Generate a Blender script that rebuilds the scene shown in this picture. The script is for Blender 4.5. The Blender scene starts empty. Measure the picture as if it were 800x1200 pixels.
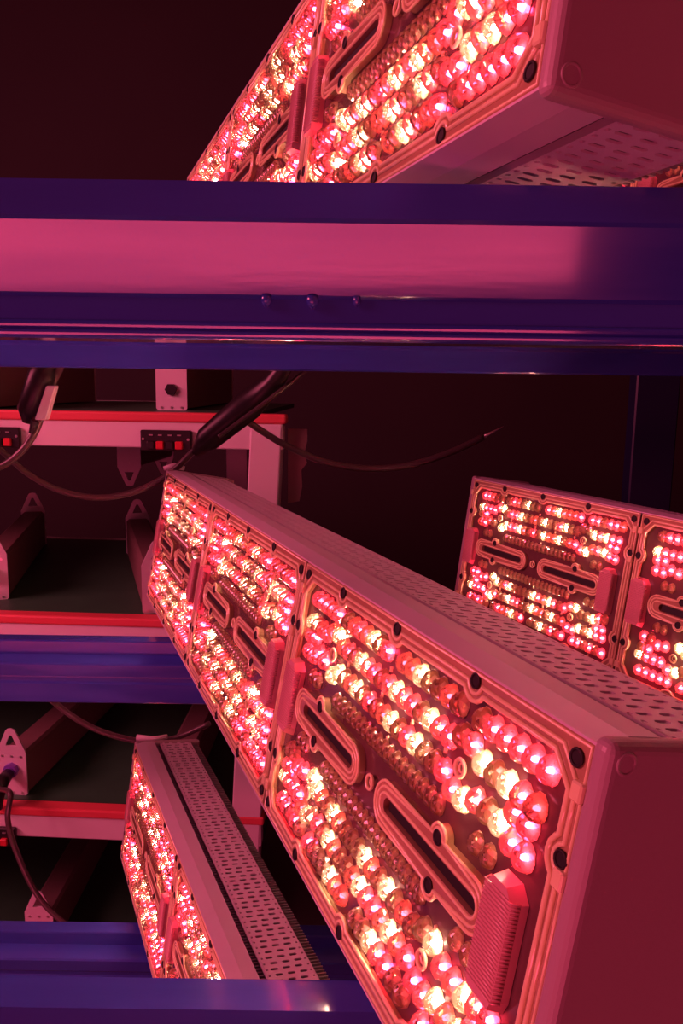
import bpy, math, random
from mathutils import Matrix, Vector
import numpy as np

# ------------------------------------------------------------------ camera, world, light, exposure
C = bpy.context.scene.collection
scene = bpy.context.scene
CH = 1.50                                  # eye height above the floor
F_PX, PITCH, ROLL = 920.0, 0.164, 0.014    # focal length in px of an 800x1200 frame
cam_d = bpy.data.cameras.new('camera')
cam_d.sensor_fit = 'AUTO'; cam_d.sensor_width = 36.0; cam_d.lens = F_PX * 36.0 / 1200.0
cam_d.clip_start = 0.02
cam = bpy.data.objects.new('camera', cam_d); C.objects.link(cam)
cam.matrix_world = Matrix.Translation((0, 0, CH)) @ Matrix.Rotation(math.pi/2 - PITCH, 4, 'X') @ Matrix.Rotation(ROLL, 4, 'Z')
scene.camera = cam

world = bpy.data.worlds.new('world'); scene.world = world; world.use_nodes = True
bg = world.node_tree.nodes['Background']
bg.inputs['Color'].default_value = (1.0, 0.085, 0.13, 1); bg.inputs['Strength'].default_value = 0.11

scene.view_settings.view_transform = 'Standard'; scene.view_settings.look = 'None'
scene.view_settings.exposure = 0.15; scene.view_settings.gamma = 1.0
scene.view_settings.use_curve_mapping = False
scene.cycles.use_denoising = True
scene.cycles.sample_clamp_indirect = 4.0
scene.cycles.transparent_max_bounces = 24
scene.cycles.max_bounces = 8

# added soft pink fill lamp behind the camera, standing in for unseen lit racks
al = bpy.data.lights.new('aisle_glow', 'AREA'); al.shape = 'RECTANGLE'; al.size = 2.35; al.size_y = 0.32
al.energy = 15; al.color = (1.0, 0.07, 0.18)
alo = bpy.data.objects.new('aisle_glow', al); C.objects.link(alo)
alo.location = (-0.45, -1.4, CH - 1.0)
alo.rotation_euler = (Vector((-0.3, 1.6, CH - 0.1)) - alo.location).to_track_quat('-Z', 'Y').to_euler()

# added fill lamp out of view on the left, brightening bench and panel tops
sl = bpy.data.lights.new('left_row_glow', 'AREA'); sl.shape = 'RECTANGLE'; sl.size = 2.0; sl.size_y = 0.8
sl.energy = 95; sl.color = (1.0, 0.13, 0.25)
slo = bpy.data.objects.new('left_row_glow', sl); C.objects.link(slo)
slo.location = (-2.7, 0.35, CH + 0.95)
slo.rotation_euler = (Vector((-0.35, 1.65, CH - 0.45)) - slo.location).to_track_quat('-Z', 'Y').to_euler()

# ------------------------------------------------------------------ pixel -> point at a given depth / height
_s, _c = math.sin(PITCH), math.cos(PITCH)
def ray(px, py):
    a, b = px - 400.0, py - 600.0
    x = a*math.cos(ROLL) + b*math.sin(ROLL); y = -a*math.sin(ROLL) + b*math.cos(ROLL)
    r, u = x/F_PX, -y/F_PX
    return Vector((r, _c + u*_s, -_s + u*_c))
def at_y(px, py, Y):
    d = ray(px, py); d = d*(Y/d.y); return Vector((d.x, d.y, d.z + CH))
def at_z(px, py, Z):                        # Z relative to the eye
    d = ray(px, py); d = d*(Z/d.z); return Vector((d.x, d.y, d.z + CH))

# ------------------------------------------------------------------ materials
def new_mat(name):
    m = bpy.data.materials.new(name); m.use_nodes = True
    nt = m.node_tree; b = nt.nodes.get('Principled BSDF')
    return m, nt, b
def paint(name, col, rough=0.5, metal=0.0, coat=0.0, spec=0.5, noise=0.0, nscale=30.0, bump=0.0, bscale=200.0, rvar=0.0, stretch=None):
    m, nt, b = new_mat(name)
    b.inputs['Base Color'].default_value = (*col, 1); b.inputs['Roughness'].default_value = rough
    b.inputs['Metallic'].default_value = metal; b.inputs['Coat Weight'].default_value = coat
    b.inputs['Coat Roughness'].default_value = 0.08
    b.inputs['Specular IOR Level'].default_value = spec
    if noise or bump or rvar:
        tc = nt.nodes.new('ShaderNodeTexCoord'); mp = nt.nodes.new('ShaderNodeMapping')
        nt.links.new(tc.outputs['Object'], mp.inputs['Vector'])
        if stretch: mp.inputs['Scale'].default_value = stretch
        n = nt.nodes.new('ShaderNodeTexNoise'); n.inputs['Scale'].default_value = nscale; n.inputs['Detail'].default_value = 5
        nt.links.new(mp.outputs['Vector'], n.inputs['Vector'])
        if noise:
            r = nt.nodes.new('ShaderNodeMix'); r.data_type = 'RGBA'
            r.inputs['A'].default_value = (*[c*(1-noise) for c in col], 1); r.inputs['B'].default_value = (*[min(1, c*(1+noise)) for c in col], 1)
            nt.links.new(n.outputs['Fac'], r.inputs['Factor']); nt.links.new(r.outputs['Result'], b.inputs['Base Color'])
        if rvar:
            mr = nt.nodes.new('ShaderNodeMapRange'); mr.inputs['From Min'].default_value = 0.3; mr.inputs['From Max'].default_value = 0.7
            mr.inputs['To Min'].default_value = max(0.02, rough-rvar); mr.inputs['To Max'].default_value = rough+rvar
            nt.links.new(n.outputs['Fac'], mr.inputs['Value']); nt.links.new(mr.outputs['Result'], b.inputs['Roughness'])
        if bump:
            n2 = nt.nodes.new('ShaderNodeTexNoise'); n2.inputs['Scale'].default_value = bscale; n2.inputs['Detail'].default_value = 3
            nt.links.new(mp.outputs['Vector'], n2.inputs['Vector'])
            bp = nt.nodes.new('ShaderNodeBump'); bp.inputs['Strength'].default_value = bump; bp.inputs['Distance'].default_value = 0.002
            nt.links.new(n2.outputs['Fac'], bp.inputs['Height']); nt.links.new(bp.outputs['Normal'], b.inputs['Normal'])
    return m
def emit(name, col, strength):
    m = bpy.data.materials.new(name); m.use_nodes = True; nt = m.node_tree; nt.nodes.clear()
    e = nt.nodes.new('ShaderNodeEmission'); e.inputs['Color'].default_value = (*col, 1); e.inputs['Strength'].default_value = strength
    o = nt.nodes.new('ShaderNodeOutputMaterial'); nt.links.new(e.outputs['Emission'], o.inputs['Surface'])
    return m
def lens_mat(name, tint, t_clear, t_scatter):
    """clear moulded acrylic: mostly see-through, glossy at grazing angles, a little light scattered inside"""
    m = bpy.data.materials.new(name); m.use_nodes = True; nt = m.node_tree; nt.nodes.clear()
    tr = nt.nodes.new('ShaderNodeBsdfTransparent'); tr.inputs['Color'].default_value = (*[0.6+0.4*c for c in tint], 1)
    tl = nt.nodes.new('ShaderNodeBsdfTranslucent'); tl.inputs['Color'].default_value = (*tint, 1)
    df = nt.nodes.new('ShaderNodeBsdfDiffuse'); df.inputs['Color'].default_value = (*tint, 1)
    gl = nt.nodes.new('ShaderNodeBsdfGlossy'); gl.inputs['Roughness'].default_value = 0.12
    m0 = nt.nodes.new('ShaderNodeMixShader'); m0.inputs['Fac'].default_value = 0.35
    nt.links.new(tl.outputs[0], m0.inputs[1]); nt.links.new(df.outputs[0], m0.inputs[2])
    m1 = nt.nodes.new('ShaderNodeMixShader'); m1.inputs['Fac'].default_value = t_scatter
    nt.links.new(tr.outputs[0], m1.inputs[1]); nt.links.new(m0.outputs[0], m1.inputs[2])
    lw = nt.nodes.new('ShaderNodeFresnel'); lw.inputs['IOR'].default_value = 1.5
    ad = nt.nodes.new('ShaderNodeMath'); ad.operation = 'ADD'; ad.inputs[1].default_value = t_clear
    ad.use_clamp = True
    nt.links.new(lw.outputs[0], ad.inputs[0])
    m2 = nt.nodes.new('ShaderNodeMixShader'); nt.links.new(ad.outputs[0], m2.inputs['Fac'])
    nt.links.new(m1.outputs[0], m2.inputs[1]); nt.links.new(gl.outputs[0], m2.inputs[2])
    o = nt.nodes.new('ShaderNodeOutputMaterial'); nt.links.new(m2.outputs[0], o.inputs['Surface'])
    return m

M = {}
M['blue'] = paint('blue_beam_paint', (0.040, 0.065, 0.46), 0.16, coat=1.0, noise=0.25, nscale=9, rvar=0.08, bump=0.035, bscale=45, stretch=(0.5, 4, 4))
M['alu'] = paint('painted_aluminium', (0.72, 0.62, 0.70), 0.42, metal=0.15, noise=0.05, nscale=40)
M['cap'] = paint('powder_coated_end_cap', (0.44, 0.32, 0.35), 0.36, noise=0.12, nscale=7, bump=0.06, bscale=900)
M['fin'] = paint('heat_sink_metal', (0.30, 0.28, 0.30), 0.45, metal=0.4)
M['core'] = paint('heat_sink_core', (0.05, 0.045, 0.05), 0.6)  # block added behind the fins, near-black to stand for shade between them
M['plate'] = paint('clear_lens_plate', (0.46, 0.30, 0.17), 0.12, coat=0.4, spec=0.7, noise=0.10, nscale=60)  # same acrylic as the ridges, coloured darker so its grooves look shaded
M['ridge'] = paint('moulded_lens_ridge', (0.96, 0.86, 0.46), 0.12, coat=0.5, spec=0.8)  # light leaking from the acrylic put into a bright gold base colour
M['board'] = paint('circuit_board_under_lens', (0.13, 0.060, 0.060), 0.22, coat=0.6, noise=0.2, nscale=90)
M['cover'] = paint('ribbed_connector_cover', (0.72, 0.36, 0.36), 0.25, coat=0.3)
M['dark'] = paint('dark_recess', (0.012, 0.008, 0.008), 0.6)  # near-black colour standing in for shade inside slots and screw holes
M['lens'] = lens_mat('lens_acrylic', (0.95, 0.72, 0.58), 0.08, 0.05)
M['facet'] = lens_mat('lens_facet_acrylic', (0.95, 0.74, 0.44), 0.12, 0.36)  # peach tone stands in for bright caustics in the clear lens
M['chip_red'] = emit('red_chip', (1.0, 0.026, 0.09), 115.0)
M['chip_dim'] = emit('dim_red_chip', (1.0, 0.05, 0.09), 14.0)
M['chip_white'] = emit('white_chip', (1.0, 0.56, 0.45), 215.0)
M['facet_pale'] = lens_mat('pale_lens_facet', (0.97, 0.80, 0.60), 0.14, 0.80)  # pale tone painted in for the glow guided through the acrylic
M['chip_off'] = paint('unlit_chip', (0.90, 0.72, 0.42), 0.35, metal=0.3)
M['bench'] = paint('white_bench_paint', (0.80, 0.78, 0.78), 0.45)
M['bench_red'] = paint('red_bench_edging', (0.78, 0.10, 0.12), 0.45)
M['mat'] = paint('green_rubber_mat', (0.035, 0.13, 0.06), 0.5, noise=0.2, nscale=20)
M['bar'] = paint('dark_brown_bar_housing', (0.20, 0.13, 0.12), 0.5, noise=0.12, nscale=14)
M['plate_white'] = paint('white_end_plate', (0.74, 0.70, 0.74), 0.4)
M['black'] = paint('black_rubber', (0.016, 0.014, 0.015), 0.38)
M['cable'] = paint('black_cable_sheath', (0.085, 0.06, 0.06), 0.30, coat=0.4)
M['purple'] = paint('purple_gland_nut', (0.22, 0.10, 0.55), 0.35)
M['red_plastic'] = paint('red_plastic_lever', (0.70, 0.03, 0.05), 0.35)
M['steel'] = paint('bright_screw', (0.75, 0.72, 0.72), 0.3, metal=0.9)
M['label'] = paint('white_cable_label', (0.85, 0.80, 0.80), 0.5)
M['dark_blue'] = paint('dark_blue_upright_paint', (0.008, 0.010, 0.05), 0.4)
M['wall'] = paint('dark_wall_paint', (0.026, 0.018, 0.018), 0.8, noise=0.2, nscale=2)
M['floor'] = paint('dark_floor', (0.07, 0.065, 0.065), 0.6, noise=0.2, nscale=5)

# ------------------------------------------------------------------ mesh builder
class MB:
    def __init__(s): s.v = []; s.f = []; s.m = []; s.sm = []
    def add(s, vs, fs, mi=0, smooth=False):
        o = len(s.v); s.v += [tuple(v) for v in vs]
        for f in fs: s.f.append(tuple(i+o for i in f)); s.m.append(mi); s.sm.append(smooth)
        return s
    def box(s, a, b, mi=0):
        x0, y0, z0 = a; x1, y1, z1 = b
        return s.add([(x0,y0,z0),(x1,y0,z0),(x1,y1,z0),(x0,y1,z0),(x0,y0,z1),(x1,y0,z1),(x1,y1,z1),(x0,y1,z1)],
                     [(0,3,2,1),(4,5,6,7),(0,1,5,4),(1,2,6,5),(2,3,7,6),(3,0,4,7)], mi)
    def prism_x(s, prof, x0, x1, mi=0):
        n = len(prof)
        vs = [(x0, p[0], p[1]) for p in prof] + [(x1, p[0], p[1]) for p in prof]
        fs = [(i, (i+1) % n, n+(i+1) % n, n+i) for i in range(n)] + [tuple(range(n))[::-1], tuple(range(n, 2*n))]
        return s.add(vs, fs, mi)
    def tube(s, pts, r, n=6, closed=False, mi=0, smooth=True, squash=None):
        pts = [Vector(p) for p in pts]; N = len(pts); rings = []
        rr = r if hasattr(r, '__len__') else [r]*N
        up = None
        for i in range(N):
            a = pts[(i-1) % N] if (closed or i > 0) else pts[i]; b = pts[(i+1) % N] if (closed or i < N-1) else pts[i]
            t = (b-a).normalized()
            if squash is not None:
                up = Vector(squash); u = up
            else:
                if up is None:
                    up = Vector((0, 0, 1)) if abs(t.z) < 0.9 else Vector((1, 0, 0))
                u = (up - t*up.dot(t)).normalized(); up = u
            w = t.cross(u).normalized()
            rings.append([pts[i] + (u*math.sin(2*math.pi*k/n) + w*math.cos(2*math.pi*k/n))*rr[i] for k in range(n)])
        vs = [v for rg in rings for v in rg]; fs = []
        for i in range(N if closed else N-1):
            j = (i+1) % N
            for k in range(n): fs.append((i*n+k, i*n+(k+1) % n, j*n+(k+1) % n, j*n+k))
        if not closed: fs += [tuple(range(n))[::-1], tuple((N-1)*n+k for k in range(n))]
        return s.add(vs, fs, mi, smooth)
    def disc_y(s, cx, cz, y0, y1, r, n=12, mi=0, smooth=False):          # short cylinder along y
        vs = [(cx+r*math.cos(2*math.pi*k/n), y0, cz+r*math.sin(2*math.pi*k/n)) for k in range(n)] + \
             [(cx+r*math.cos(2*math.pi*k/n), y1, cz+r*math.sin(2*math.pi*k/n)) for k in range(n)]
        fs = [(k, (k+1) % n, n+(k+1) % n, n+k) for k in range(n)] + [tuple(range(n)), tuple(range(n, 2*n))[::-1]]
        return s.add(vs, fs, mi, smooth)
    def join(s, other, off=(0,0,0)):
        o = len(s.v); s.v += [(x+off[0], y+off[1], z+off[2]) for x, y, z in other.v]
        s.f += [tuple(i+o for i in f) for f in other.f]; s.m += other.m; s.sm += other.sm
        return s
    def mesh(s, name, mats):
        me = bpy.data.meshes.new(name); me.from_pydata(s.v, [], s.f)
        for m in mats: me.materials.append(m)
        me.polygons.foreach_set('material_index', s.m); me.polygons.foreach_set('use_smooth', s.sm)
        me.update(); return me
def obj(name, me, parent=None, loc=(0,0,0), kind=None):
    o = bpy.data.objects.new(name, me); C.objects.link(o); o.location = loc
    if parent is not None: o.parent = parent
    if kind: o['kind'] = kind
    return o
def tag(o, label, cat, group=None):
    o['label'] = label; o['category'] = cat
    if group: o['group'] = group
    return o
def thing(name, mat, label, cat, group=None):
    o = bpy.data.objects.new(name, None); C.objects.link(o); o.matrix_world = mat; o.empty_display_size = 0.05
    return tag(o, label, cat, group)
def bevel(me, w, seg=2):
    import bmesh
    bm = bmesh.new(); bm.from_mesh(me)
    bmesh.ops.bevel(bm, geom=bm.edges[:], offset=w, segments=seg, affect='EDGES', profile=0.5, clamp_overlap=True)
    for f in bm.faces: f.smooth = False
    bm.to_mesh(me); bm.free(); return me
def spline(pts, n=8):                          # Catmull-Rom
    pts = [Vector(p) for p in pts]; P = [2*pts[0]-pts[1]] + pts + [2*pts[-1]-pts[-2]]; out = []
    for i in range(1, len(P)-2):
        for k in range(n):
            t = k/n
            out.append(0.5*((2*P[i]) + (P[i+1]-P[i-1])*t + (2*P[i-1]-5*P[i]+4*P[i+1]-P[i+2])*t*t + (3*P[i]-P[i-1]-3*P[i+1]+P[i+2])*t**3))
    return out + [pts[-1]]
def flat_plate(name, outer, holes, thick, mat):
    """outline with holes in the x-z plane, extruded along y by thick (centred)"""
    cu = bpy.data.curves.new(name, 'CURVE'); cu.dimensions = '2D'; cu.fill_mode = 'BOTH'; cu.extrude = thick/2
    for lp in [outer] + holes:
        sp = cu.splines.new('POLY'); sp.points.add(len(lp)-1)
        for i, (x, z) in enumerate(lp): sp.points[i].co = (x, z, 0, 1)
        sp.use_cyclic_u = True
    t = bpy.data.objects.new('tmp', cu); C.objects.link(t)
    me = bpy.data.meshes.new_from_object(t.evaluated_get(bpy.context.evaluated_depsgraph_get()))
    bpy.data.objects.remove(t); bpy.data.curves.remove(cu)
    me.transform(Matrix.Rotation(math.pi/2, 4, 'X')); me.materials.clear(); me.materials.append(mat); me.name = name
    return me
def struct(name, me, **k):
    o = obj(name, me, **k); o['kind'] = 'structure'; return o

# ------------------------------------------------------------------ the room
struct('floor', MB().box((-4, -4, -0.1), (4, 4.2, 0)).mesh('floor', [M['floor']]))
struct('wall_back', MB().box((-4, 4.2, -0.1), (4, 4.3, 5.0)).mesh('wall_back', [M['wall']]))
struct('wall_left', MB().box((-4.1, -4, -0.1), (-4, 4.3, 5.0)).mesh('wall_left', [M['wall']]))
struct('wall_right', MB().box((4, -4, -0.1), (4.1, 4.3, 5.0)).mesh('wall_right', [M['wall']]))

# ------------------------------------------------------------------ blue storage rack
rack = thing('storage_rack', Matrix.Translation((-0.25, 0.75, 0)), 'blue steel rack with stepped beams carrying the LED panels', 'rack')
RX0, RX1 = -1.30, 1.05
rack_inv = Vector((-0.25, 0.75, 0))
def rl(p): return (p[0]-rack_inv.x, p[1]-rack_inv.y, p[2])
def front_profile(zt):
    y = 0.400 - rack_inv.y
    P = [(0,0),(0,-.0165),(.0015,-.0185),(.0137,-.0515),(.0157,-.0535),(.0157,-.0650),(.0140,-.0657),(.0130,-.0665),(.0127,-.0675),(.0130,-.0686),(.0144,-.0697),(.0130,-.0706),(.0127,-.0717),(.0130,-.0728),(.0140,-.0738),(.016,-.0745),(.050,-.0745),(.050,-.022),(.0225,-.022),(.0225,0)]
    return [(y+a, zt+b) for a, b in P]
def rear_profile(zt):
    y = 1.030 - rack_inv.y
    P = [(.028,0),(.027,-.002),(.027,-.020),(.002,-.024),(0,-.026),(0,-.042),(.0022,-.045),(.0022,-.050),(0,-.053),(0,-.079),(.002,-.081),(.050,-.081),(.050,0)]
    return [(y+a, zt+b) for a, b in P]
LEV_F = [CH + 0.0950, CH - 0.3585, CH - 0.8135]
LEV_R = [CH + 0.0945, CH - 0.3632, CH - 0.8190]
for zt in LEV_F: obj('beam', MB().prism_x(front_profile(zt)[::-1], RX0-rack_inv.x, RX1-rack_inv.x).mesh('beam', [M['blue']]), rack)
for zt in LEV_R: obj('beam', MB().prism_x(rear_profile(zt)[::-1], RX0-rack_inv.x, RX1-rack_inv.x).mesh('beam', [M['blue']]), rack)
post_me = MB().box((-.03, -.03, 0), (.03, .03, 2.3)).mesh('upright_post', [M['blue']])
for x in (RX0-.03, RX1+.03):
    for y in (0.43, 1.05): obj('upright_post', post_me, rack, rl((x, y, 0)))

for px, r in ((312, 0.0030), (366, 0.0034), (418, 0.0022)):
    p = at_y(px, 352, 0.4147); p.z = LEV_F[0] - 0.0545
    drip = MB(); n_ = 10
    drip.tube([(0, 0, 0.003), (0, 0, 0.0005), (0, 0, -r*0.6), (0, 0, -r*1.05)], [r*0.9, r, r*0.75, r*0.2], n_)
    obj('paint_drip', drip.mesh('paint_drip', [M['blue']]), rack, rl(p))

# dim upright of the next rack row
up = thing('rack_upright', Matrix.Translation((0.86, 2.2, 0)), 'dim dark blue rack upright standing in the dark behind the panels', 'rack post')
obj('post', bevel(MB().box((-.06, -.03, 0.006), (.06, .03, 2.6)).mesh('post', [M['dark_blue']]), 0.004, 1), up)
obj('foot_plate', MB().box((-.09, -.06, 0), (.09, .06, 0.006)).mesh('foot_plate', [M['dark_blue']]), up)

# ------------------------------------------------------------------ LED grow light: one module, built once
LM, H, D = 0.339, 0.200, 0.105          # module length, panel height, panel depth
random.seed(7)
VC = 0.504
# dome positions: (u, v, size) in module fractions
def module_layout():
    out = []
    P = 0.0305
    for sgn in (1, -1):
        def V(o): return VC + sgn*o
        def row(u0, n, o, small=False, du=P):
            for i in range(n):
                u = u0 + i*du; oo = o
                if not small:
                    for ru in (0.232, 0.745):
                        d = abs(u-ru)
                        if d < 0.034:
                            oo += (0.024 if o > 0.25 else -0.024) if abs(o-0.252) < 0.06 else 0
                out.append((u, V(oo), 's' if small else 'b', sgn, o))
        row(0.100, 5, 0.389); row(0.277, 7, 0.389); row(0.527, 7, 0.389); row(0.772, 6, 0.389)
        row(0.092, 28, 0.299)
        row(0.245, 21, 0.209)
        row(0.286, 18, 0.120, True, 0.0245)
        for u, o in ((0.097,0.252),(0.127,0.256),(0.158,0.215),(0.098,0.192),(0.128,0.190),(0.190,0.205),(0.880,0.258),(0.909,0.255),(0.884,0.192),(0.912,0.186)):
            out.append((u, V(o), 'b', sgn, 0.25))
        for u in (0.142, 0.172, 0.811, 0.842): out.append((u, V(0.119), 's', sgn, 0.12))
    return out
LAY = module_layout()
def kind_of(d, rnd):
    u, v, sz, sgn, o = d
    if sz == 's': return 'off'
    whites = {0.389: (0.40, 0.60), 0.299: (0.085, 0.245, 0.36, 0.51, 0.635, 0.80, 0.86), 0.209: (0.26, 0.367, 0.515, 0.625, 0.765, 0.855), 0.25: ()}[o if o in (0.389, 0.299, 0.209) else 0.25]
    if any(abs(u-w) < 0.0155 for w in whites): return 'white'
    edge = max(0.0, 1 - min(abs(u-0.11), abs(u-0.89))/0.28)
    p = rnd.random()
    if p < 0.22 + 0.62*edge: return 'red'
    if p < 0.52 + 0.35*edge: return 'dim'
    return 'off'
def dome_mb(kind, sz):
    """gem-like clear lens with the LED chip inside; y points into the panel, the lens rises towards -y"""
    mb = MB(); rx, rz, h = (0.0056, 0.0068, 0.0078) if sz == 'b' else (0.0046, 0.0060, 0.0058)
    n = 10; prof = [(1.0, 0.0), (0.97, 0.32), (0.78, 0.68), (0.42, 0.93)]
    vs = []
    for j, (q, hh) in enumerate(prof):
        for k in range(n):
            a = 2*math.pi*(k + 0.5*(j % 2))/n
            vs.append((rx*q*math.cos(a), -h*hh, rz*q*math.sin(a)))
    vs.append((0, -h, 0)); fs = []
    for j in range(len(prof)-1):
        for k in range(n):
            a, b, c, d = j*n+k, j*n+(k+1) % n, (j+1)*n+(k+1) % n, (j+1)*n+k
            if j % 2 == 0: fs += [(a, b, d), (b, c, d)]
            else: fs += [(a, b, c), (a, c, d)]
    t = (len(prof)-1)*n
    fs += [(t+k, t+(k+1) % n, len(vs)-1) for k in range(n)]
    for q, f in enumerate(fs):
        mb.add([vs[i] for i in f], [(0, 1, 2)], 2 if (q < 2*n and q % 4 < 2) or (2*n <= q < 4*n and q % 5 == 0) or (4*n <= q < 6*n and q % 4 == 1) else 0)  # some facets toned peach to draw a caustic pattern
    mb.add([(rx*1.03*math.cos(2*math.pi*k/n), -0.0003, rz*1.03*math.sin(2*math.pi*k/n)) for k in range(n)], [tuple(range(n))], 3)
    w = 0.00115 if kind in ('red', 'white') else 0.0011
    y0, y1 = -0.0004, -0.0032
    if kind == 'off': w, y1 = 0.0021, -0.0016
    w2 = w*0.75
    mb.add([(-w,y0,-w),(w,y0,-w),(w,y0,w),(-w,y0,w),(-w2,y1,-w2),(w2,y1,-w2),(w2,y1,w2),(-w2,y1,w2)], [(4,7,6,5),(0,4,5,1),(1,5,6,2),(2,6,7,3),(3,7,4,0)], 1)
    return mb
MATS = {k: [M['lens'], M['chip_'+k], M['facet_pale' if k == 'off' else 'facet'], M['ridge']] for k in ('red', 'dim', 'white', 'off')}
ALLM = [M['lens'], M['chip_red'], M['chip_dim'], M['chip_white'], M['chip_off'], M['facet'], M['facet_pale'], M['ridge']]
KIDX = {'red': 1, 'dim': 2, 'white': 3, 'off': 4}
DOME = {(k, z): dome_mb(k, z) for k in MATS for z in 'bs'}
DOME_ME = {kz: mb.mesh('led_lens', MATS[kz[0]]) for kz, mb in DOME.items()}
def joined_domes(items):
    out = MB()
    for (u, v), k, sz in items:
        src = DOME[(k, sz)]; o = len(out.v)
        out.v += [(x+u*LM, y, z+v*H) for x, y, z in src.v]
        out.f += [tuple(i+o for i in f) for f in src.f]; out.m += [(0, KIDX[k], 6 if k == 'off' else 5, 7)[mi] for mi in src.m]; out.sm += src.sm
    return out.mesh('led_lens_field', ALLM)

# ridges and frame of the moulded plate (metres on the face: x along, z up)
G = 0.0012                                           # gap at the module joint
SX = [0.235*LM, 0.487*LM, 0.745*LM]
SZ = [0.235*H, 0.755*H]
SI = 0.0052                                          # screw inset
def edge_path(L, screws, inset, r, c):
    """1-D walk along an edge of length L: (s, inward offset), bulging round each screw"""
    pts = [(c, inset)]
    for sc in screws:
        dz = inset - SI; hw = math.sqrt(max(1e-9, r*r - dz*dz))
        a0 = math.atan2(dz, -hw); a1 = math.atan2(dz, hw)
        for k in range(9):
            a = math.pi - (math.pi)*k/8
            s_, o_ = sc + r*math.cos(a), SI + r*math.sin(a)
            if o_ >= inset - 1e-6 : pts.append((s_, o_))
            elif k in (0, 8): pts.append((sc + (-hw if k == 0 else hw), inset))
    pts.append((L-c, inset)); return pts
def ridge_loop(inset, r, c):
    W = LM
    b = [(s_, o_) for s_, o_ in edge_path(W, SX, inset, r, c)]
    rgt = [(W-o_, s_) for s_, o_ in edge_path(H, SZ, inset, r, c)]
    t = [(W-s_, H-o_) for s_, o_ in edge_path(W, [W-x for x in SX][::-1], inset, r, c)]
    l = [(o_, H-s_) for s_, o_ in edge_path(H, [H-z for z in SZ][::-1], inset, r, c)]
    return b + rgt + t + l
def clampb(p):                                        # nearest point of the module outline
    x, z = p; d = [(x, 0), (LM-x, 1), (z, 2), (H-z, 3)]; q = min(d)[1]
    return ((G, z), (LM-G, z), (x, 0), (x, H))[q]
inner = ridge_loop(0.0105, 0.0098, 0.022)
mb = MB(); n = len(inner)
outer = [clampb(p) for p in inner]
top_y = -0.0022
vs = [(x, top_y, z) for x, z in outer] + [(x, top_y, z) for x, z in inner] + [(x, 0.0015, z) for x, z in inner] + [(x, 0.003, z) for x, z in outer]
fs = []
for i in range(n):
    j = (i+1) % n
    fs += [(i, j, n+j, n+i), (n+i, n+j, 2*n+j, 2*n+i), (3*n+i, 3*n+j, j, i)]
mb.add(vs, fs)
# corner triangles left between the chamfered loop and the outline
for cx, cz in ((G, 0), (LM-G, 0), (LM-G, H), (G, H)):
    ax = 0.022 if cx < LM/2 else LM-0.022; az = 0.022 if cz < H/2 else H-0.022
    mb.add([(cx, top_y, cz), (ax, top_y, cz), (cx, top_y, az)], [(0, 1, 2)])
PLATE_ME = mb.mesh('lens_module', [M['plate']])
BOARD_ME = MB().box((G+.002, 0.0012, .002), (LM-G-.002, 0.0035, H-.002)).mesh('circuit_board', [M['board']])
def ridge_mesh(loop, r, y): return MB().tube([(x, y, z) for x, z in loop], r, 6, True, squash=(0, -1, 0)).mesh('sealing_ridge', [M['ridge']])
RIDGES = [ridge_mesh(inner, 0.0014, -0.0024), ridge_mesh(ridge_loop(0.0065, 0.0062, 0.018), 0.0012, -0.0024),
          ridge_mesh([(G+.0016, .0016), (LM-G-.0016, .0016), (LM-G-.0016, H-.0016), (G+.0016, H-.0016)], 0.0011, -0.0022)]
# keyhole slots: stadium with two screw bosses bulging out
def stadium(u0, u1, hh, r_b, ub, n=10):
    """closed loop, half height hh, bulging round bosses at (ub, +-0.0126)"""
    x0, x1, zc, B = u0*LM, u1*LM, VC*H, 0.0126
    pts = []
    bx = ub*LM
    def side(sg):
        q = [(x0+hh, sg*hh)]
        if r_b > 0 and B + r_b > hh:
            for k in range(9):
                a = math.pi - math.pi*k/8
                q.append((bx + r_b*math.cos(a)*1.05, sg*max(hh, B + r_b*math.sin(a))))
        q.append((x1-hh, sg*hh)); return q
    lo = side(-1); pts += lo
    pts += [(x1-hh + hh*math.sin(math.pi*k/n), -hh*math.cos(math.pi*k/n)) for k in range(1, n)]
    pts += side(1)[::-1]
    pts += [(x0+hh - hh*math.sin(math.pi*k/n), hh*math.cos(math.pi*k/n)) for k in range(1, n)]
    return [(x, zc+z) for x, z in pts]
SLOTS = []
for (a0, a1, ub, s0, s1) in ((0.100, 0.447, 0.232, 0.150, 0.410), (0.527, 0.874, 0.735, 0.565, 0.845)):
    o = stadium(a0, a1, 0.0125, 0.0066, ub); i_ = stadium(s0-0.006, s1+0.006, 0.0042, 0.0, ub)
    me = flat_plate('slot_frame', o, [i_], 0.0050, M['plate']); me.transform(Matrix.Translation((0, -0.0012, 0)))
    rid = []
    for hh, rb in ((0.0125, 0.0066), (0.0094, 0.0044), (0.0060, 0.0)):
        ex = (0.0125-hh)/LM
        rid.append(MB().tube([(x, -0.0037, z) for x, z in stadium(a0+ex, a1-ex, hh, rb, ub)], 0.0010, 6, True, squash=(0, -1, 0)).mesh('slot_ridge', [M['ridge']]))
    zc = VC*H
    slot = MB().box((s0*LM, -0.0008, zc-0.0036), (s1*LM, 0.0010, zc+0.0036)).mesh('slot_opening', [M['dark']])  # solid box coloured as the shade of an opening
    SLOTS.append((me, rid, slot, [(ub*LM, zc+0.0126), (ub*LM, zc-0.0126)]))
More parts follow.
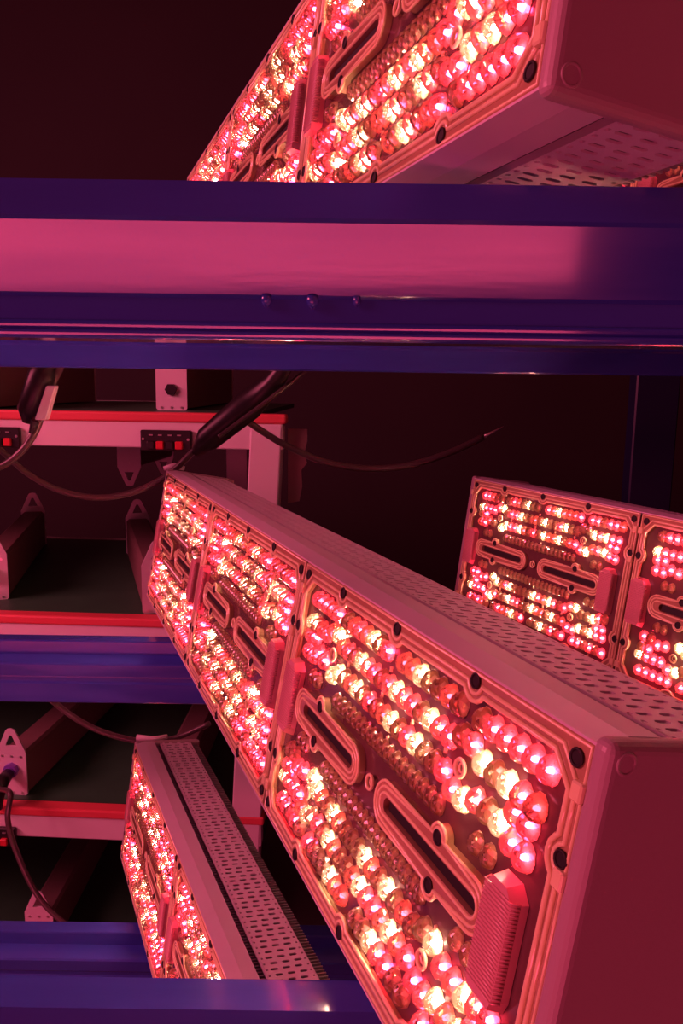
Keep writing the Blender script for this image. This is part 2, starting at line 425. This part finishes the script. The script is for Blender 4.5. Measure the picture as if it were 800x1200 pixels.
# ribbed connector covers
def cover_mesh(u0, u1):
    x0, x1, z0, z1 = u0*LM, u1*LM, 0.352*H, 0.634*H
    m_ = MB(); c = 0.006; hgt = -0.0068
    o = [(x0+c*.4, z0), (x1-c*.4, z0), (x1, z0+c), (x1, z1-c), (x1-c, z1), (x0+c, z1), (x0, z1-c), (x0, z0+c)]
    k = len(o); ins = 0.0018
    cx, cz = (x0+x1)/2, (z0+z1)/2
    i_ = [(cx+(x-cx)*(1-ins/(x1-cx)), cz+(z-cz)*(1-ins/(z1-cz))) for x, z in o]
    m_.add([(x, 0.001, z) for x, z in o] + [(x, hgt, z) for x, z in i_], [(q, (q+1) % k, k+(q+1) % k, k+q) for q in range(k)] + [tuple(range(k, 2*k))])
    nr = 26
    for q in range(nr):
        z = z0 + 0.006 + (z1-z0-0.012)*q/(nr-1)
        m_.tube([(x0+0.0005, hgt+0.004, z), (x0+0.0022, hgt-0.0002, z), (x1-0.0022, hgt-0.0002, z), (x1-0.0005, hgt+0.004, z)], 0.00062, 4)
    return m_.mesh('connector_cover', [M['cover']])
COVERS = [cover_mesh(0.864, 0.934), cover_mesh(0.012, 0.086)]
def ring_mb(R_, r, y): return MB().tube([(R_*math.cos(2*math.pi*k/14), y, R_*math.sin(2*math.pi*k/14)) for k in range(14)], r, 6, True, squash=(0, -1, 0))
HOLE_ME = MB().disc_y(0, 0, -0.0030, 0.001, 0.0029, 12, 0).join(ring_mb(0.0034, 0.0007, -0.0030)).mesh('screw_hole', [M['dark']])  # solid disc coloured as the shade down a hole
RING_ME = ring_mb(0.0042, 0.0011, -0.0028).join(ring_mb(0.0024, 0.0007, -0.0012)).mesh('locating_ring', [M['ridge']])
NUB_ME = MB().tube([(0, 0.0012, -0.0011), (0, -0.0010, -0.0006), (0, -0.0010, 0.0006), (0, 0.0012, 0.0011)], 0.0011, 6).mesh('moulding_nub', [M['ridge']])
BOX_ME = MB().box((-.0032, -.0042, -.004), (.0032, 0.0, .004)).mesh('clip_tab', [M['ridge']]); bevel(BOX_ME, 0.0008, 1)

SCREWS = [(x, SI) for x in SX] + [(x, H-SI) for x in SX] + [(SI+G, z) for z in SZ] + [(LM-SI-G, z) for z in SZ] + \
         [(0.0095, 0.0085), (LM-0.0095, 0.0085), (LM-0.0095, H-0.0085), (0.0095, H-0.0085)]
NUBS = [(0.20,0.845),(0.335,0.94),(0.475,0.845),(0.60,0.945),(0.30,0.757),(0.46,0.757),(0.58,0.757),(0.69,0.757),(0.86,0.945),(0.508,0.655),(0.755,0.66)]
NUBS = NUBS + [(u, 2*VC-v) for u, v in NUBS]

def build_module(panel, k, singles, rnd, detail=True):
    m = obj('lens_module', PLATE_ME, panel, (k*LM, 0, 0))
    obj('circuit_board', BOARD_ME, m)
    for r in RIDGES: obj('sealing_ridge', r, m)
    for me, rid, slot, bosses in SLOTS:
        obj('slot_frame', me, m); obj('slot_opening', slot, m)
        for r in rid: obj('slot_ridge', r, m)
        for x, z in bosses: obj('screw_hole', HOLE_ME, m, (x, -0.0012, z))
    for c in COVERS: obj('connector_cover', c, m)
    for x, z in SCREWS: obj('screw_hole', HOLE_ME, m, (x, 0, z))
    for u, v in ((0.232, VC+0.25), (0.745, VC+0.25), (0.232, VC-0.25), (0.745, VC-0.25), (0.487, VC)):
        obj('locating_ring', RING_ME, m, (u*LM, 0.001, v*H))
    if detail:
        for u, v in NUBS: obj('moulding_nub', NUB_ME, m, (u*LM, 0.001, v*H))
        for x, z in ((LM-0.003-G, H-0.020), (LM-0.003-G, 0.62*H+.02), (LM-0.003-G, 0.020), (0.003+G, 0.020), (0.003+G, H-0.020)): obj('clip_tab', BOX_ME, m, (x, -0.0012, z))
    rest = []
    for i, d in enumerate(LAY):
        kd = kind_of(d, rnd)
        if singles(d): obj('led_lens', DOME_ME[(kd, d[2])], m, (d[0]*LM, 0.0012, d[1]*H))
        else: rest.append(((d[0], d[1]), kd, d[2]))
    if rest:
        r = obj('led_lens_field', joined_domes(rest), m, (0, 0.0012, 0)); r['kind'] = 'stuff'
    return m

# housing, shared by all panels
LT = 3*LM
rim = MB()
E_ = 0.0045
rimprof_top = [(-0.0028, H), (-0.0028, H+0.0012), (0.0115, H+E_), (0.0275, H+E_), (0.0275, H-0.004), (0.004, H-0.004), (0.004, H)]
rim.prism_x(rimprof_top[::-1], 0, LT)
rim.prism_x([(y, H-z) for y, z in rimprof_top], 0, LT)
RIM_ME = rim.mesh('front_rim', [M['alu']])
CORE_ME = MB().box((0.001, 0.004, 0.012), (LT-0.001, D-0.012, H-0.012)).mesh('heat_sink_core', [M['core']])
fins = MB(); nf = 204
for i in range(nf):
    x = 0.003 + (LT-0.006)*i/(nf-1)
    fins.box((x-0.0009, 0.0275, 0.0025), (x+0.0009, D-0.002, H-0.0025))
FIN_ME = fins.mesh('heat_sink_fins', [M['fin']])
def perforated(zt, up):
    """grille strip with real slots: x along, y across, at height zt"""
    m_ = MB(); y0, y1 = 0.0375, 0.0885; nx = 116; cols = [(0.0375, 0.0425, 'dot'), (0.0425, 0.0560, 'slot'), (0.0560, 0.0695, 'slot'), (0.0695, 0.0830, 'slot'), (0.0830, 0.0885, 'dot')]
    dx = LT/nx
    for i in range(nx):
        xa, xb = i*dx, (i+1)*dx; xc = (xa+xb)/2
        for ya, yb, t in cols:
            yc = (ya+yb)/2
            sh = 0.0
            if t == 'slot':
                hx, hy = dx*0.20, 0.0046
                if i % 2: yc += 0.0012
                else: yc -= 0.0012
            else: hx, hy = dx*0.16, 0.0013
            hole = [(xc-hx, yc-hy*.7), (xc, yc-hy), (xc+hx, yc-hy*.7), (xc+hx, yc), (xc+hx, yc+hy*.7), (xc, yc+hy), (xc-hx, yc+hy*.7), (xc-hx, yc)]
            box = [(xa, ya), (xc, ya), (xb, ya), (xb, yc), (xb, yb), (xc, yb), (xa, yb), (xa, yc)]
            vs = [(x, y, zt) for x, y in box] + [(x, y, zt) for x, y in hole] + [(x, y, zt-up*0.0012) for x, y in hole]
            fs = [(q, (q+1) % 8, 8+(q+1) % 8, 8+q) for q in range(8)] + [(8+q, 8+(q+1) % 8, 16+(q+1) % 8, 16+q) for q in range(8)]
            m_.add(vs, fs)
    for ya in (y0, y1): m_.box((0, ya-0.0004, min(zt, zt-up*0.004)), (LT, ya+0.0004, max(zt, zt-up*0.004)))
    return m_.mesh('perforated_cover', [M['alu']])
PERF = [perforated(H+0.0025, 1), perforated(-0.0025, -1)]
BACK_ME = MB().box((0.0, D-0.0115, 0.03), (LT, D, H-0.03)).mesh('driver_back_plate', [M['cap']])
cap_out = []
CAPT = 0.011
def cap_mesh():
    me = MB().box((-CAPT/2, -0.0035, -E_), (CAPT/2, D+0.001, H+E_)).mesh('end_cap', [M['cap']])
    return bevel(me, 0.0046, 4)
CAP_ME = cap_mesh()
CAPRING_ME = MB().tube([(0, 0.0042*math.cos(a), 0.0042*math.sin(a)) for a in [2*math.pi*k/18 for k in range(18)]], 0.0008, 6, True).mesh('channel_ring', [M['cap']])
GRIP_ME = MB().add([(0,-.012,-.003),(0,.012,-.003),(0,.012,.003),(0,-.012,.003)], [(0,1,2,3)]).mesh('tmp', [])

def panel(p, yaw, tilt, lean, label, singles, seed, detail=True):
    d = Vector((math.sin(yaw)*math.cos(tilt), -math.cos(yaw)*math.cos(tilt), math.sin(tilt)))
    up0 = Vector((0, 0, 1)) - d*d.z; up0.normalize()
    yb = up0.cross(d)
    up = math.cos(lean)*up0 + math.sin(lean)*yb; bk = math.cos(lean)*yb - math.sin(lean)*up0
    mat = Matrix(((d.x, bk.x, up.x, p[0]), (d.y, bk.y, up.y, p[1]), (d.z, bk.z, up.z, p[2]+CH), (0, 0, 0, 1)))
    t = thing('grow_light_panel', mat, label, 'grow light', 'LED grow light panels on the rack')
    obj('front_rim', RIM_ME, t); obj('heat_sink_core', CORE_ME, t)
    f = obj('heat_sink_fins', FIN_ME, t); f['kind'] = 'stuff'
    for q in PERF: obj('perforated_cover', q, t)
    obj('driver_back_plate', BACK_ME, t)
    for x, sx in ((-CAPT/2+.0035, -1), (LT+CAPT/2-.0035, 1)):
        c = obj('end_cap', CAP_ME, t, (x, 0, 0))
        for z in (0.0035, H-0.0035): obj('channel_ring', CAPRING_ME, c, (sx*(CAPT/2-0.0002), 0.0055, z))
    rnd = random.Random(seed)
    for k in range(3): build_module(t, k, (lambda dd, k=k: singles(k, dd)), rnd, detail)
    return t

def fit_single_main(k, d): return k == 2 or (k == 1 and d[2] == 'b' and d[0] > 0.52)
panel((-0.305, 1.211, -0.340), 0.375, 0.008, 0.182, 'long LED grow light on the middle beams with its three lens modules fully in view', fit_single_main, 3)
panel((0.182, 1.196, -0.343), 0.438, -0.001, 0.136, 'LED grow light rising behind the perforated top of the long middle panel', lambda k, d: k == 0 or (k == 1 and d[0] < 0.4), 5)
panel((-0.266, 1.284, 0.1125), 0.344, 0.001, 0.119, 'LED grow light on the uppermost beam, underside grille and end cap showing', lambda k, d: k == 2, 11)
panel((-0.360, 1.208, -0.795), 0.413, 0.006, 0.148, 'LED grow light on the lowest beams, whole perforated top showing', lambda k, d: False, 17)
panel((0.215, 1.284, 0.1125), 0.344, 0.001, 0.119, 'LED grow light mostly hidden behind the underside of the uppermost panel', lambda k, d: False, 23, False)

# ------------------------------------------------------------------ white bench with green mats
BYAW = 0.05
BR = at_y(333, 484, 1.59)                       # front right corner of the top level
bench_mat = Matrix.Translation((BR.x, BR.y, 0)) @ Matrix.Rotation(-BYAW, 4, 'Z')
bench = thing('test_bench', bench_mat, 'white steel test bench with red edged shelves and green mats', 'bench')
BLEN, BDEP = 1.9, 0.80
SHZ = [CH - 0.066, CH - 0.500, CH - 0.945, CH - 1.385]
SPL = 0.054
for q, z in enumerate(SHZ):
    xe = -SPL*(SHZ[0]-z)
    fr = obj('shelf_rail', bevel(MB().box((-BLEN, 0, z-0.072), (xe-0.002, 0.030, z-0.018)).mesh('shelf_rail', [M['bench']]), 0.003, 2), bench)
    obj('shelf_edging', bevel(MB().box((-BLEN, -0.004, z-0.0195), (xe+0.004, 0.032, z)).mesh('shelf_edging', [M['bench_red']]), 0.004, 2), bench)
    obj('shelf_mat', MB().box((-BLEN, 0.032, z-0.012), (xe-0.07, BDEP, z)).mesh('shelf_mat', [M['mat']]), bench)
    obj('rear_rail', MB().box((-BLEN, BDEP, z-0.072), (xe-0.16, BDEP+0.03, z)).mesh('rear_rail', [M['bench']]), bench)
bpost = MB().box((-0.064, 0.0, 0.0), (0.0, 0.05, SHZ[0]-0.0195)).mesh('bench_post', [M['bench']])
bevel(bpost, 0.003, 2)
hz = SHZ[0]-0.0195; sh = -SPL*hz
leg = MB().add([(-0.068+sh,-.002,0),(-.004+sh,-.002,0),(-.004+sh,.048,0),(-.068+sh,.048,0),(-.068,-.002,hz),(-.004,-.002,hz),(-.004,.048,hz),(-.068,.048,hz)],
    [(0,3,2,1),(4,5,6,7),(0,1,5,4),(1,2,6,5),(2,3,7,6),(3,0,4,7)]).mesh('bench_post', [M['bench']])
obj('bench_post', bevel(leg, 0.003, 2), bench); obj('bench_post', bpost, bench, (-BLEN+0.064, -0.002, 0))
obj('bench_post', bpost, bench, (-0.21, BDEP-0.025, 0)); obj('bench_post', bpost, bench, (-BLEN+0.064, BDEP-0.025, 0))
# scalloped side gusset hanging on the right hand post
gus = [(0.0, 0.0), (0.040, 0.0), (0.040, -0.025), (0.034, -0.05), (0.040, -0.07), (0.028, -0.085), (0.030, -0.12), (0.024, -0.15), (0.0, -0.155)]
gm = flat_plate('side_gusset', gus, [], 0.003, M['bar'])
obj('side_gusset', gm, bench, (0.004, 0.03, SHZ[0]-0.030))

# spring terminal strips on the rails
def terminal(px, py, lab):
    p = at_y(px, py, 1.0)
    # intersect the ray with the bench front plane
    inv = bench_mat.inverted(); a = inv @ Vector((0, 0, CH)); b = inv @ p; t = (0 - a.y)/(b.y-a.y); q = a + (b-a)*t
    o = thing('spring_terminal', bench_mat @ Matrix.Translation((q.x, -0.001, q.z)), lab, 'terminal block', 'terminal blocks on the bench rail')
    obj('terminal_body', bevel(MB().box((-0.052, -0.012, -0.021), (0.052, 0.0, 0.021)).mesh('terminal_body', [M['black']]), 0.002, 1), o)
    for i, x in enumerate((-0.030, -0.011, 0.009, 0.028)):
        obj('lever', bevel(MB().box((x-0.0075, -0.019, -0.017), (x+0.0075, -0.010, -0.001)).mesh('lever', [M['black'] if i % 2 == 0 else M['red_plastic']]), 0.0015, 1), o)
        obj('contact', MB().box((x-0.004, -0.0135, 0.010), (x+0.004, -0.0115, 0.0125)).mesh('contact', [M['steel']]), o)
    for x in (-0.046, 0.046): obj('screw', MB().disc_y(x, 0.003, -0.0135, -0.011, 0.0028, 8).mesh('screw', [M['steel']]), o)
terminal(196, 516, 'black spring terminal strip with red levers near the bench post')
terminal(-3, 512, 'black spring terminal strip with red levers behind the drooping plug')
terminal(-6, 977, 'black spring terminal strip with red lever on the lower bench rail')

# ------------------------------------------------------------------ bar lights with hooked end plates
PW, PH = 0.068, 0.160
def hook_outline(w, h):
    b = h*0.66; r = w*0.16
    pts = [(-w/2+.004, 0), (w/2-.004, 0), (w/2, .004), (w/2, b), (w*0.17, h-r*0.5)]
    pts += [(w*0.17*math.cos(a), h-r*0.55 + r*0.55*math.sin(a)) for a in (math.pi*0.25, math.pi*0.5, math.pi*0.75)]
    pts += [(-w*0.17, h-r*0.5), (-w/2, b), (-w/2, .004)]
    return pts
def bar_light(near, far_dir, length, label, gland=None, hole_gland=False, flip=False, plug=False):
    """near: base centre of the near plate; far_dir: horizontal direction of the body"""
    y = Vector((far_dir[0], far_dir[1], 0)).normalized(); x = Vector((y.y, -y.x, 0))
    mat = Matrix(((x.x, y.x, 0, near.x), (x.y, y.y, 0, near.y), (0, 0, 1, near.z), (0, 0, 0, 1)))
    if flip: mat = mat @ Matrix.Translation((0, 0, PH)) @ Matrix.Rotation(math.pi, 4, 'Y')
    o = thing('bar_light', mat, label, 'bar light', 'hooked bar lights on the bench')
    b = PH*0.64
    prof = [(-PW/2+.003, .004), (PW/2-.003, .004), (PW/2-.003, b-.006), (PW/2-.010, b), (-PW/2+.010, b), (-PW/2+.003, b-.006)]
    body = MB(); n = len(prof)
    body.add([(px, .004, pz) for px, pz in prof] + [(px, length-.004, pz) for px, pz in prof],
             [(i, (i+1) % n, n+(i+1) % n, n+i) for i in range(n)] + [tuple(range(n)), tuple(range(n, 2*n))[::-1]])
    obj('body', body.mesh('body', [M['bar']]), o)
    hole = [(-PW*0.17, PH*0.755), (PW*0.17, PH*0.755), (PW*0.03, PH*0.905), (-PW*0.03, PH*0.905)]
    for yy in (0.002, length-0.002):
        pl = obj('end_plate', END_ME if END_ME else None, o, (0, yy, 0))
        sy = -0.002 if yy < 0.1 else 0.002
        for sx, sz in ((-.022, .006), (0, .006), (.022, .006), (-.022, .094), (0, .094), (.022, .094)):
            obj('screw', SCREW_ME, pl, (sx, sy, sz))
    if hole_gland:
        g = MB().tube([(0, 0.0, 0.045), (0, -0.008, 0.045)], 0.013, 6, smooth=False)
        obj('gland_nut', g.mesh('gland_nut', [M['black']]), o)
    if plug:
        g = MB().tube([(0, 0.0, 0.062), (0, -0.012, 0.062)], 0.017, 8, smooth=False).tube([(0, -0.012, 0.062), (0, -0.020, 0.060)], 0.012, 10)
        obj('gland_nut', g.mesh('gland_nut', [M['purple']]), o)
    return o
_hole = [(-PW*0.20, PH*0.745), (PW*0.20, PH*0.745), (PW*0.04, PH*0.90), (-PW*0.04, PH*0.90)]
END_ME = flat_plate('end_plate', hook_outline(PW, PH), [_hole], 0.004, M['plate_white'])
SCREW_ME = MB().disc_y(0, 0, -0.0012, 0.0012, 0.003, 8).mesh('screw', [M['steel']])
def on_shelf(px, py, q): return at_z(px, py, SHZ[q]-CH)
def dir_to(a, px, py, zrel):
    b = at_z(px, py, zrel); return (b.x-a.x, b.y-a.y)
# middle shelf
a = on_shelf(-8, 703, 1); bar_light(a, dir_to(a, 37, 578, SHZ[1]-CH+PH), 0.62, 'hooked bar light on the middle mat beneath the plug, purple gland on its near plate', plug=True)
a = on_shelf(186, 718, 1); bar_light(a, dir_to(a, 161, 586, SHZ[1]-CH+PH), 0.62, 'hooked bar light on the middle mat half hidden by the long panel')
# lower shelf
a = on_shelf(16, 931, 2); L3 = a.copy(); bar_light(a, (0.11, 1.0), 0.60, 'hooked bar light on the lower mat with black cable in its purple gland', plug=True)
a = on_shelf(196, 966, 2); bar_light(a, (0.02, 1.0), 0.60, 'hooked bar light on the lower mat behind the lowest panel')
# bottom shelf and top level
a = at_y(45, 1066, 1.72); a.z = SHZ[3]; bar_light(a, (0.0, 1.0), 0.60, 'hooked bar light on the bottom mat, only its eyelet above the blue beam')
a = on_shelf(200, 481, 0); a.y += 0.01; bar_light(a, (0.03, 1.0), 0.60, 'bar light on the top mat, black hexagonal nut in its pale end plate', hole_gland=True)
a = on_shelf(-45, 479, 0); a.y += 0.012; bar_light(a + Vector((0.03, 0.0, 0)), (0.05, 1.0), 0.60, 'dark bar light on the top mat behind the drooping plug')
a = at_y(152, 575, 2.2); a.z = SHZ[0] - 0.073 - PH; a.y = 2.2; bar_light(a, (0.1, 1.0), 0.30, 'dim bar light hung upside down under the top shelf', flip=True)

# ------------------------------------------------------------------ cables
def cable(pts, r, name, label, n=8):
    P = spline(pts, 8); o = P[len(P)//2]
    t = thing(name, Matrix.Translation(o), label, 'cable')
    obj('sheath', MB().tube([p-o for p in P], r, n).mesh('sheath', [M['cable']]), t)
    return t, o
def seg(t, o, name, pts, radii, mat, n=10, smooth=True):
    return obj(name, MB().tube([Vector(p)-o for p in pts], radii, n, smooth=smooth).mesh(name, [M[mat]]), t)
Y = 1.22
Y = 1.17
pts = [at_y(82, 395, 1.086), at_y(78, 412, 1.12)] + [at_y(x, y, Y) for x, y in ((68, 436), (52, 468), (44, 500), (26, 528), (0, 547), (-40, 560))]
t, o = cable(pts, 0.0055, 'power_cable', 'black power cable with bulky plug hanging before the bench end')
seg(t, o, 'plug', [at_y(58, 418, Y), at_y(50, 440, Y), at_y(36, 482, Y), at_y(33, 496, Y)], [0.010, 0.021, 0.020, 0.008], 'black')
ad = MB(); 
p0, p1 = at_y(63, 452, Y-0.02)-o, at_y(50, 492, Y-0.02)-o
obj('adapter', bevel(MB().add([p0+Vector((-.009,-.006,0)), p0+Vector((.005,-.006,0)), p0+Vector((.005,.008,0)), p0+Vector((-.009,.008,0)), p1+Vector((-.010,-.006,0)), p1+Vector((.007,-.006,0)), p1+Vector((.007,.008,0)), p1+Vector((-.010,.008,0))],
    [(0,1,2,3),(7,6,5,4),(0,4,5,1),(1,5,6,2),(2,6,7,3),(3,7,4,0)]).mesh('adapter', [M['plate_white']]), 0.0015, 1), t)
seg(t, o, 'strain_relief', [at_y(41, 493, Y-0.02), at_y(37, 508, Y-0.02)], [0.0065, 0.0045], 'black', 8, False)
Y = 1.26
pts = [at_y(x, y, Y) for x, y in ((-30, 505), (0, 527), (30, 553), (68, 574), (112, 583), (155, 577), (195, 558), (232, 524), (285, 480), (322, 444))] + [at_y(338, 424, 1.19), at_y(348, 405, 1.09)]
t, o = cable(pts, 0.0052, 'power_cable', 'black cable drooping across the bench rail into a thick joint')
seg(t, o, 'cable_joint', [at_y(228, 532, Y), at_y(243, 515, Y), at_y(290, 476, Y), at_y(322, 446, Y), at_y(338, 424, 1.19)], [0.007, 0.021, 0.025, 0.017, 0.010], 'black')
pts = [at_y(385, 405, 1.087)] + [at_y(x, y, Y-0.03) for x, y in ((358, 434), (318, 466), (272, 500), (256, 512))]
t, o = cable(pts, 0.0035, 'power_cable', 'thin cable running alongside the thick black joint')
pts = [at_y(282, 488, Y+0.034)] + [at_y(x, y, Y+0.05) for x, y in ((305, 504), (335, 522), (380, 541), (430, 549), (480, 545), (530, 529), (566, 512))]
t, o = cable(pts, 0.0058, 'power_cable', 'black cable with bare tip sagging in the dark beyond the bench post')
seg(t, o, 'bare_tip', [at_y(562, 514, Y+.05), at_y(590, 500, Y+.05)], [0.004, 0.001], 'steel', 6)
pts = [at_y(40, 796, 1.086)] + [at_y(x, y, 1.285) for x, y in ((60, 820), (95, 846), (130, 861), (170, 869), (205, 865), (246, 848))]
t, o = cable(pts, 0.0050, 'power_cable', 'black cable sagging from the middle rear beam over the lowest panel')
seg(t, o, 'cable_label', [at_y(160, 864, 1.275), at_y(180, 866, 1.275), at_y(196, 863, 1.275)], [0.005, 0.0045, 0.004], 'label', 6)
gy = L3 + Vector((-0.002, -0.028, 0.060))
pts = [gy, gy + Vector((-0.004, -0.03, -0.012)), at_y(12, 930, 1.56), at_y(9, 960, 1.54), at_y(20, 1000, 1.52), at_y(48, 1055, 1.50), at_y(92, 1095, 1.48), at_y(130, 1125, 1.47)]
t, o = cable(pts, 0.0062, 'power_cable', 'black cable leaving the purple gland down past the lower rail')
seg(t, o, 'plug_boot', [gy + Vector((0, 0.012, 0)), gy + Vector((-.002, -.02, -.004)), gy + Vector((-.005, -.035, -.03)), gy + Vector((-.004, -.035, -.06))], [0.013, 0.016, 0.014, 0.007], 'black')
cl = MB().tube([at_y(192, 549, 1.27), at_y(204, 546, 1.27), at_y(216, 549, 1.27)], [0.004, 0.006, 0.004], 6).mesh('cable_label', [M['label']])
tag(obj('cable_label', cl), 'small white label tag above the far end of the long panel', 'label')
bpy.data.meshes.remove(GRIP_ME)
